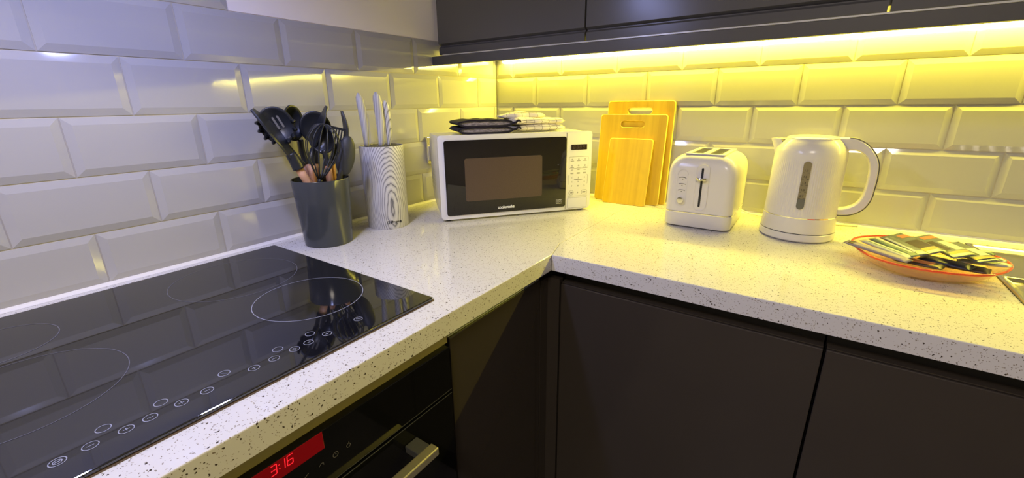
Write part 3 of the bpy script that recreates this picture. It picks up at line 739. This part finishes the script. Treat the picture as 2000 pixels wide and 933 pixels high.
pr = [(.0738, .0580), (.0738, .062), (.0735, .068), (.0733, .074), (.0728, .10), (.0722, .13), (.0718, .16), (.0716, .172), (.0715, .182), (.0714, .190), (.0708, .198), (.0695, .205), (.0665, .2125), (.0620, .2195), (.0575, .2245), (.0530, .2285), (.0520, .2300)]
lathe(bm, pr, NR*4, rf=rib); obj('body', bm, 'plastic_white', t, auto=60)
bm = B(); lathe(bm, [(.0515, .2300), (.0520, .2320), (.047, .2350), (.030, .2368), (.0, .2375)][:4], 48); obj('lid', bm, 'plastic_white', t, auto=50)
# spout
bm = B()
sec = [(-.048, .150, .0022, .0), (-.066, .168, .010, .004), (-.071, .192, .017, .010), (-.077, .212, .0175, .014), (-.083, .228, .014, .012)]
rs = []
tip = [(-.0855, 0, .2300), ]
def spring(x, z, hw_, n=9, depth=.022):
    return [bm.verts.new((x+depth*(abs(math.sin(a))**1.6), hw_*math.sin(a), z+0.*a)) for a in [(-PI/2)+PI*i/(n-1) for i in range(n)]]
L = [spring(-.0675, .176, .006), spring(-.071, .192, .012), spring(-.0755, .208, .016), spring(-.0800, .220, .0175), spring(-.0835, .2285, .0165)]
inn_ = [bm.verts.new((v.co.x+.006, v.co.y*.8, v.co.z-.0005)) for v in L[-1]]
L.append(inn_)
for A_, B_ in zip(L[:-1], L[1:]):
    for i in range(8): bm.faces.new((A_[i], A_[i+1], B_[i+1], B_[i]))
top_ = [bm.verts.new((-.030, v.co.y, v.co.z+.003)) for v in L[-1]]
for i in range(8): bm.faces.new((L[-1][i], L[-1][i+1], top_[i+1], top_[i]))
obj('spout', bm, 'plastic_white', t, auto=50)
# handle: D-shaped band
def smooth_path(pts, n=6):
    out = []; P4 = [pts[0]]+list(pts)+[pts[-1]]
    for i in range(1, len(P4)-2):
        p0, p1, p2, p3 = P4[i-1], P4[i], P4[i+1], P4[i+2]
        for k in range(n):
            s = k/n; out.append(tuple(.5*((2*p1[j])+(-p0[j]+p2[j])*s+(2*p0[j]-5*p1[j]+4*p2[j]-p3[j])*s*s+(-p0[j]+3*p1[j]-3*p2[j]+p3[j])*s**3) for j in range(len(p1))))
    out.append(tuple(pts[-1])); return out
outer = smooth_path([(.042, .2335), (.060, .2345), (.078, .2330), (.098, .2230), (.114, .2060), (.1255, .1840), (.1290, .158), (.1290, .128), (.1270, .102), (.1180, .080), (.100, .0655), (.082, .0610), (.068, .0600)])
inner = smooth_path([(.060, .205), (.072, .2070), (.084, .2065), (.095, .2010), (.1050, .1900), (.1105, .1740), (.1125, .155), (.1125, .128), (.1100, .108), (.1030, .0920), (.091, .0820), (.079, .0775), (.068, .0765)])
bm = B(); HW = .0125
f0 = [[bm.verts.new((a, s*HW*(1 if q in (1, 2) else .72), b)) for (a, b) in pth] for s, pth, q in ((-1, outer, 0), (-1, outer, 1), (-1, inner, 2), (-1, inner, 3), (1, inner, 3), (1, inner, 2), (1, outer, 1), (1, outer, 0))]
for q, (shift) in zip(range(8), (0, -.0022, .0022, 0, 0, .0022, -.0022, 0)):
    src = f0[q]; opp = f0[3] if q < 2 or q > 5 else f0[0]
    if shift:
        for v, w_ in zip(src, (inner if q in (1, 6) else outer)):
            d = Vector((w_[0]-v.co.x, 0, w_[1]-v.co.z)).normalized(); v.co += d*.0028
for q in range(8):
    A_, B_ = f0[q], f0[(q+1) % 8]
    for i in range(len(outer)-1): bm.faces.new((A_[i], A_[i+1], B_[i+1], B_[i]))
for k in (0, -1): bm.faces.new([f0[q][k] for q in range(8)])
hn = obj('handle', bm, 'plastic_white', t, auto=45)
bm = B(); tube(bm, [(a, -HW*.80, b) for a, b in outer[8:]], .0007, 6); obj('handle_seam', bm, 'gap', hn)
# water gauge with litre marks
GA = lambda a, b, h: (a, -math.sqrt((.0738-.010*(b-.06))**2-a*a)-h, b)
bm = B(); o_ = rrect(0, .132, .0150, .107, .0074, 8)
a_ = [bm.verts.new(GA(a, b, -.001)) for a, b in o_]; b_ = [bm.verts.new(GA(a, b, .0012)) for a, b in o_]; loft(bm, [a_, b_]); gg = obj('water_gauge', bm, 'gauge', t)
bm = B(); o_ = [(-.0072, .102), (.0072, .102)]+[(.0072*math.cos(a), .0862+.0072*math.sin(a)) for a in [-i*PI/10 for i in range(11)]]
b_ = [bm.verts.new(GA(a, b, .0014)) for a, b in o_]; b0_ = [bm.verts.new(GA(a, b, -.001)) for a, b in o_]; loft(bm, [b0_, b_], capt=False); bmesh.ops.triangulate(bm, faces=[bm.faces.new([bm.verts.new((a, -.0762+.0118*(b-.08), b)) for a, b in o_])]); obj('gauge_level', bm, 'gauge_low', gg)
bm = B()
for k, z in enumerate((.161, .147, .1335, .1175, .1035, .090)):
    stroke(bm, [(-.0065, z), (-.003, z)], .0007, .0017, GA); stroke(bm, [(.003, z), (.0065, z)], .0007, .0017, GA)
obj('gauge_marks', bm, 'print_black', gg)
for k, (z, s) in enumerate(((.1635, '1.7'), (.150, '1.5'), (.1365, '1.2'), (.1205, '1.0'), (.1065, '0.7'))):
    X = Matrix.Translation((-.0045, 0, z)) @ Matrix.Rotation(PI/2, 4, 'X'); bm = text_mesh(s, .0062, X, ext=.00003)
    for v in bm.verts: v.co.y = GA(v.co.x, v.co.z, .0018)[1]
    obj('gauge_number', bm, 'print_black', gg)
bm = B(); tube(bm, [(.02, .075, .010), (.035, .10, .004), (.05, .125, .003), (.085, .150, .003), (.13, .160, .003)], .0024); obj('flex', bm, 'plastic_white', t, smooth=True)

# ------------------------------------------------------------------ utensil pot and utensils
PX, PY = .110, -.838; PR = math.atan2(.857, .516)
t = thing('utensil_pot', 'dark grey tapered pot holding cooking utensils, beside the hob', 'pot', (PX, PY, T), PR)
bm = B(); lathe(bm, [(.052, 0), (.0540, .0015), (.0590, .08), (.0635, .1535), (.0630, .1545), (.0612, .1540), (.0560, .08), (.0515, .005)], 72); obj('body', bm, 'pot_grey', t, auto=40)
def utensil(name, label, cat='utensil'):
    return thing(name, label, cat, (PX, PY, T+.0055), PR, 'black utensils standing in the dark grey pot')
Z0 = .0055
def Vp(*a): return [(u_, w_, z_-Z0) for u_, w_, z_ in a]
def handle(t, a, b, r=.0075):
    a = Vector((a[0], a[1], a[2]-Z0)); b = Vector((b[0], b[1], b[2]-Z0))
    bm = B(); n = 8; tube(bm, [a.lerp(b, i/n) for i in range(n+1)], [r*.75, r*.95, r, r*1.05, r*1.05, r, r*.95, r*.95, r*.9], 12); return obj('handle', bm, 'beech', t, smooth=True)
def neck(t, pts, rs, flat=1., up=None, m='silicone', nm='neck'):
    bm = B(); tube(bm, smooth_path(Vp(*pts), 4), [rs[0]+(rs[1]-rs[0])*i/((len(pts)-1)*4) for i in range((len(pts)-1)*4+1)], 10, flat=flat, up=up); return obj(nm, bm, m, t, smooth=True)
def blade(t, pts, widths, th, wdir, m='silicone', nm='blade', slots=0):
    """strip along pts, wide along wdir"""
    bm = B(); P_ = smooth_path(Vp(*pts), 4); n = len(P_); wdv = Vector(wdir).normalized()
    ws = smooth_path([(x,) for x in widths], 4); rows = []
    for i, p_ in enumerate(P_):
        p_ = Vector(p_); a = Vector(P_[max(i-1, 0)]); b = Vector(P_[min(i+1, n-1)]); tt = (b-a).normalized(); nn = tt.cross(wdv).normalized()
        hw_ = ws[i][0]/2; hh = th/2
        rows.append([bm.verts.new(p_+wdv*(hw_*c)+nn*(hh*s)) for c, s in ((-1, 0), (-.9, 1), (.9, 1), (1, 0), (.9, -1), (-.9, -1))])
    loft(bm, rows); return obj(nm, bm, m, t, smooth=False)
def bowl(t, c, rx, rz, depth, tilt, yaw, m='silicone', nm='bowl', th=.003, holes=False, pitch=0):
    """spoon bowl: shallow ellipsoid cap; local: face in x-z plane, hollow toward -y"""
    bm = B(); n, k = 36, 7
    X = Matrix.Translation((c[0], c[1], c[2]-Z0)) @ Matrix.Rotation(yaw, 4, 'Z') @ Matrix.Rotation(tilt, 4, 'Y') @ Matrix.Rotation(pitch, 4, 'X')
    rs_ = []
    for sgn, ks in ((1, range(k)), (-1, range(k-1, -1, -1))):
        for j in ks:
            q = .04+.96*j/(k-1); row = []
            for i in range(n):
                a = 2*PI*i/n; y = depth*(1-q*q)+(0 if sgn > 0 else -th)
                if sgn < 0: q2 = q*.965
                else: q2 = q
                row.append(bm.verts.new(X @ Vector((rx*q2*math.cos(a), y if sgn > 0 else y, rz*q2*math.sin(a)))))
            rs_.append(row)
    loft(bm, rs_); return obj(nm, bm, m, t, smooth=True), X
# 1 turner, edge on, leaning far left in front
t = utensil('turner', 'black turner seen edge-on, its tip furthest left of all the utensils')
handle(t, (.030, -.004, .012), (-.0415, -.033, .185), .0095)
neck(t, [(-.0405, -.033, .182), (-.046, -.033, .200), (-.052, -.033, .216)], (.0125, .0110), flat=1.0)
blade(t, [(-.050, -.033, .206), (-.062, -.033, .236), (-.082, -.034, .272), (-.109, -.036, .309)], (.022, .056, .066, .016), .0050, (.16, 1, .10))
# 2 pasta server, behind on the left
t = utensil('pasta_server', 'black slotted spoon with a rippled rim, the left round head in the pot')
handle(t, (.020, .020, .012), (-.034, .002, .186), .0075)
neck(t, [(-.033, .002, .184), (-.045, .0, .205), (-.060, -.004, .232), (-.070, -.006, .250)], (.0078, .0065))
bw, X = bowl(t, (-.071, -.004, .275), .0350, .0400, .014, math.radians(-24), 0)
bm = B()
for i in range(9):
    a = math.radians(150+i*25); c = Vector((.0340*math.cos(a), 0, .0385*math.sin(a)))
    tube(bm, [X @ (c*.97), X @ (c*1.04+Vector((0, -.008, 0))), X @ (c*1.06+Vector((0, -.016, 0))), X @ (c*1.0+Vector((0, -.025, 0)))], [.0052, .0042, .0032, .0012], 8)
obj('tooth', bm, 'silicone', bw, smooth=True)
bm = B()
for i in range(3):
    c = Vector((-.010+.010*i, 0, .004)); poly_prism(bm, rrect(c.x, c.z, .0042, .028, .002, 4), .0068, .0082, lambda a, b, h: tuple(X @ Vector((a, h, b))))
obj('slot', bm, 'print_grey', bw)
# 3 ladle, upright, open side left
t = utensil('ladle', 'black ladle with a deep bowl, top of the left cluster')
handle(t, (-.004, .034, .012), (-.026, .034, .186), .0070)
neck(t, [(-.026, .034, .184), (-.030, .034, .212), (-.030, .034, .240)], (.0070, .0060))
bowl(t, (-.040, .030, .277), .0310, .0400, .024, math.radians(8), math.radians(50), th=.0035)
# 4 large round spoon at the back
t = utensil('serving_spoon', 'black round solid spoon at the back of the pot, upper middle')
handle(t, (-.006, .036, .012), (-.006, .036, .187), .0070)
neck(t, [(-.006, .036, .184), (-.003, .036, .205), (.000, .036, .235)], (.0070, .0055))
bowl(t, (.005, .040, .266), .0345, .0370, .010, 0, 0)
# 5 turner edge-on in the middle
t = utensil('turner', 'black turner seen edge-on, its pointed tip above the whisk')
handle(t, (-.026, .002, .012), (-.014, -.004, .188), .0085)
neck(t, [(-.014, -.004, .185), (-.012, -.002, .205), (-.002, .004, .228)], (.0080, .0060))
blade(t, [(-.004, .004, .224), (.008, .006, .252), (.017, .008, .276), (.034, .010, .313)], (.018, .040, .052, .010), .0040, (-.28, 1, .05))
# 6 whisk in front
t = utensil('whisk', 'black wire balloon whisk standing at the front of the pot')
handle(t, (-.012, -.030, .012), (-.0045, -.040, .120), .0065)
neck(t, [(-.0045, -.040, .118), (-.003, -.041, .135), (-.001, -.041, .158)], (.0070, .0055))
ax0 = Vector((-.001, -.041, .156-Z0)); ax1 = Vector((.024, -.043, .276-Z0)); ax = (ax1-ax0); Lx = ax.length; ax.normalize()
sx_ = Vector((1, 0, 0)); sx_ = (sx_-ax*sx_.dot(ax)).normalized(); sy_ = ax.cross(sx_)
for k in range(7):
    a = PI*k/7; dvec = sx_*math.cos(a)+sy_*math.sin(a); pts = []
    for i in range(41):
        q = i/40*2-1; h_ = 1-abs(q)**1.7; rr = .0035+.031*max(0, math.sin(PI*h_**1.5))**.62
        if abs(q) < 1e-6: rr = 0
        pts.append(ax0+ax*(Lx*h_)+dvec*(math.copysign(1, q)*rr))
    bm = B(); tube(bm, pts, .0012, 6); obj('wire', bm, 'silicone', t, smooth=True)
# 7 deep spoon behind the whisk
t = utensil('serving_spoon', 'black deep round spoon right behind the whisk wires')
handle(t, (.022, -.006, .012), (.019, -.012, .186), .0085)
neck(t, [(.019, -.012, .183), (.019, -.011, .200), (.016, -.010, .218)], (.0085, .0065))
bowl(t, (.014, -.010, .243), .0285, .0340, .016, math.radians(-6), math.radians(-18), th=.004)
# 8 slotted turner, back right
t = utensil('slotted_turner', 'black slotted turner facing the camera, behind the whisk at right')
handle(t, (.026, .018, .012), (.030, .018, .186), .0070)
neck(t, [(.030, .018, .184), (.036, .018, .200), (.042, .018, .216)], (.0070, .0055))
bm = B()
u_, v_ = Vector((.92, 0, -.25)), Vector((.25, 0, .92)); o0 = Vector((.046, .018, .238-Z0))
def bar(a0, b0, a1, b1):
    q = [o0+u_*a0+v_*b0, o0+u_*a1+v_*b0, o0+u_*a1+v_*b1, o0+u_*a0+v_*b1]
    lo = [bm.verts.new(p_+Vector((0, -.0015, 0))) for p_ in q]; hi = [bm.verts.new(p_+Vector((0, .0015, 0))) for p_ in q]; loft(bm, [lo, hi])
bar(-.017, -.026, .017, -.010); bar(-.017, .024, .017, .030)
for k in range(6): bar(-.017+.0062*k, -.010, -.017+.0062*k+.0030, .024)
obj('slotted_head', bm, 'silicone', t)
# 9 spatula edge-on at right back
t = utensil('spatula', 'dark spatula seen edge-on, a narrow upright blade at the right')
handle(t, (.030, .022, .012), (.0475, .024, .180), .0060)
neck(t, [(.0475, .024, .178), (.057, .028, .200), (.064, .030, .225)], (.0065, .0050))
blade(t, [(.064, .030, .220), (.069, .030, .245), (.0705, .030, .270), (.066, .030, .302)], (.016, .034, .040, .010), .0045, (-.16, 1, 0), 'silicone_grey')
# 10 oval spoon back at right front
t = utensil('oval_spoon', 'charcoal oval spoon showing its back, right front of the pot')
handle(t, (.028, -.020, .012), (.037, -.022, .145), .0065)
neck(t, [(.037, -.022, .142), (.042, -.024, .160), (.050, -.026, .185)], (.0070, .0060), m='silicone_grey')
bowl(t, (.0590, -.026, .2030), .0205, .0470, -.010, math.radians(14), 0, m='silicone_grey', th=-.003)

# ------------------------------------------------------------------ knife block and knives
KXc, KYc = .112, -.658; KR = math.atan2(.889, .457)
vd = Vector((KXc-1.0435, KYc+1.4004)).normalized(); KR = math.atan2(-vd.x, vd.y)
t = thing('knife_block', 'round grey wood-patterned knife block with a black bristle top', 'knife block', (KXc, KYc, T), KR)
bm = B(); lathe(bm, [(.0525, .0), (.0535, .0015), (.0560, .2125), (.0555, .2140), (.0530, .2140), (.0530, .205)], 72); obj('body', bm, 'block_wood', t, auto=40)
bm = B(); lathe(bm, [(.0528, .205), (.0528, .2125)], 48); obj('bristle_insert', bm, 'recess', t)
X = Matrix.Translation((.0060, -.0558, .0150)) @ Matrix.Rotation(PI/2, 4, 'X')
bm = text_mesh('Peres', .0115, X, bold=.0004, ext=.00005, spacing=1.05)
stroke(bm, [(-.0035, .0158), (.0015, .0158), (.0015, .0218), (-.0035, .0218), (-.0035, .0158)], .0014, 0, lambda a, b, h: (a, -.0558, b))
for v in bm.verts: v.co.y = -math.sqrt(.0543**2-v.co.x**2)-.0002; 
obj('lettering', bm, 'print_black', t)
def knife(u_, w_, utop, ztop, wd, label, dep=.010):
    t = thing('knife', label, 'knife', (KXc, KYc, T+.02), KR, 'grey-handled knives in the block')
    bm = B(); z0 = .2130-.02; z1 = ztop-.02; n = 14; rows = []
    for i in range(n+1):
        s = i/n; zc = z0+(z1-z0)*s
        k = .58+.42*math.sin(min(1, s/.65)*PI/2)
        if s > .80: k *= math.sqrt(max(.0, 1-((s-.80)/.205)**2))
        xc = u_+(utop-u_)*s+.0030*math.sin(s*PI)
        rows.append([bm.verts.new((xc+wd/2*k*math.cos(a), w_+dep*k*math.sin(a), zc)) for a in [2*PI*j/14 for j in range(14)]])
    loft(bm, rows); obj('handle', bm, 'knife_wood', t, smooth=True)
    bm = B(); box(bm, u_-wd*.42, u_+wd*.42, w_-.0009, w_+.0009, .002, z0+.004); obj('blade', bm, 'chrome', t)
knife(-.0355, -.006, -.0420, .343, .0195, 'leftmost grey-handled knife in the round block')
knife(.0010, -.006, .0000, .345, .0220, 'tall grey-handled knife in the middle of the round block')
knife(.0200, .004, .0200, .325, .0165, 'shorter grey-handled knife at the right of the round block', .008)

# ------------------------------------------------------------------ glass dish with sachets
DX, DY = 1.2480, -.3080
t = thing('glass_dish', 'shallow amber glass dish with a red rim, holding sachets', 'dish', (DX, DY, T))
bm = B()
wob = lambda a, z: 1+.030*math.sin(3*a+1.0)*(z/.030)+.015*math.sin(5*a)*(z/.030)
lathe(bm, [(.060, .0005), (.078, .004), (.094, .013), (.1110, .0290), (.1120, .0305), (.1085, .0300), (.091, .0165), (.075, .0080), (.055, .0045)], 72, rf=wob); obj('bowl', bm, 'amber_glass', t, smooth=True)
bm = B(); tube(bm, [(.1125*wob(a, .03)*math.cos(a), .1125*wob(a, .03)*math.sin(a), .0308) for a in [2*PI*i/72 for i in range(72)]], .0022, 8, closed=True); o = obj('rim', bm, 'red_glass', t, smooth=True); o['label'] = 'orange red glass rim'
def sachet(a, b, wd, base, bands, label, roll=0., th=.003):
    """pillow packet from point a to point b; bands = [(from, to, material, (cross from, cross to))]"""
    a = Vector(a); b = Vector(b); mid = (a+b)/2; L = (b-a).length; xd = (b-a).normalized()
    yd = Vector((0, 0, 1)).cross(xd).normalized(); zd = xd.cross(yd); R = Matrix.Rotation(roll, 3, xd); yd = R @ yd; zd = R @ zd
    t = bpy.data.objects.new('sachet', None); C.objects.link(t); tag(t, label, 'sachet', 'sachets in the glass dish'); t.empty_display_size = .01
    t.matrix_world = Matrix(((xd.x, yd.x, zd.x, mid.x), (xd.y, yd.y, zd.y, mid.y), (xd.z, yd.z, zd.z, T+mid.z), (0, 0, 0, 1)))
    def hz(s, c):
        e = max(0, 1-abs(2*s-1)**8)**.5
        if s < .07 or s > .93: e *= .12
        return th*e*max(0, 1-abs(2*c-1)**3)**.6
    def patch(s0, s1, c0, c1, n, m, off, both):
        bm = B()
        for sg in ((1, -1) if both else (1,)):
            V_ = [[bm.verts.new((-L/2+L*(s0+(s1-s0)*i/n)+(.0008*(j % 2) if i in (0, n) and both else 0), -wd/2+wd*(c0+(c1-c0)*j/m), sg*(hz(s0+(s1-s0)*i/n, c0+(c1-c0)*j/m)+.0002)+off)) for j in range(m+1)] for i in range(n+1)]
            for i in range(n):
                for j in range(m): bm.faces.new((V_[i][j], V_[i+1][j], V_[i+1][j+1], V_[i][j+1]))
        if both: bmesh.ops.remove_doubles(bm, verts=bm.verts, dist=.00045)
        return bm
    bd = obj('packet', patch(0, 1, 0, 1, 20, 8, 0, True), base, t, smooth=True)
    for s0, s1, m_, (c0, c1) in bands: obj('printed_band', patch(s0, s1, c0, c1, 8, 6, .0003, False), m_, bd, smooth=True)
    return t
sachet((1.124, -.330, .0400), (1.214, -.408, .0385), .016, 'paper_lilac', [(.08, .16, 'foil_dark', (.1, .9))], 'lilac grey stick sachet furthest left, along the dish rim', .25)
sachet((1.152, -.303, .0400), (1.216, -.396, .0415), .015, 'paper_white', [(.15, .85, 'paper_green', (.30, .45))], 'white stick sachet with a thin green line, second from the left', .15)
sachet((1.168, -.282, .0410), (1.224, -.388, .0445), .015, 'paper_green', [(.10, .90, 'paper_white', (.45, .90))], 'green and white stick sachet, third from the left', .2)
sachet((1.188, -.266, .0440), (1.236, -.384, .0480), .017, 'foil_green', [(.05, .95, 'paper_white', (.08, .30))], 'narrow grey green sachet with a white edge, fourth from the left', .3)
sachet((1.203, -.246, .0450), (1.252, -.378, .0530), .030, 'foil_green', [(.45, .80, 'foil_dark', (.15, .85)), (.80, .90, 'foil_gold', (.15, .85)), (.15, .30, 'foil_orange', (.4, .95))], 'grey green coffee sachet with a brown panel, left of the three wide ones', .35)
sachet((1.243, -.248, .0490), (1.288, -.380, .0540), .036, 'foil_green', [(.35, .75, 'foil_dark', (.10, .45)), (.40, .80, 'paper_white', (.55, .90)), (.82, .90, 'foil_gold', (.15, .85)), (.12, .25, 'foil_orange', (.3, .9))], 'grey green coffee sachet, middle one of the three wide ones', .30)
sachet((1.284, -.262, .0460), (1.318, -.378, .0500), .034, 'foil_green', [(.35, .75, 'foil_dark', (.10, .40)), (.45, .80, 'paper_white', (.50, .90)), (.82, .92, 'foil_gold', (.1, .9))], 'grey green coffee sachet, right of the three wide ones', .25)
sachet((1.236, -.350, .0350), (1.300, -.385, .0360), .030, 'foil_navy', [], 'dark navy sachet lying low at the front of the dish', .1)
sachet((1.286, -.340, .0350), (1.352, -.352, .0410), .015, 'paper_white', [(.2, .8, 'paper_green', (.35, .5))], 'pale stick sachet pointing right over the front of the rim', .1)
sachet((1.288, -.318, .0390), (1.350, -.330, .0430), .015, 'paper_white', [(.2, .8, 'paper_lilac', (.35, .5))], 'pale stick sachet with a lilac line pointing right', .05)
sachet((1.286, -.296, .0430), (1.340, -.306, .0460), .015, 'paper_green', [(.1, .9, 'paper_white', (.3, .9))], 'pale green stick sachet pointing right, furthest back', .05)
sachet((1.216, -.232, .0380), (1.300, -.252, .0400), .030, 'foil_orange', [(.2, .8, 'foil_green', (.1, .35))], 'orange sachet lying across the back of the dish', .1)
sachet((1.200, -.368, .0300), (1.262, -.396, .0330), .026, 'foil_dark', [(.2, .8, 'foil_orange', (.2, .8))], 'brown and orange sachet low at the front left of the dish', .1)
sachet((1.256, -.362, .0310), (1.322, -.380, .0330), .028, 'foil_dark', [(.15, .5, 'foil_gold', (.2, .8))], 'dark brown sachet with gold end, low at the front right of the dish', .1)
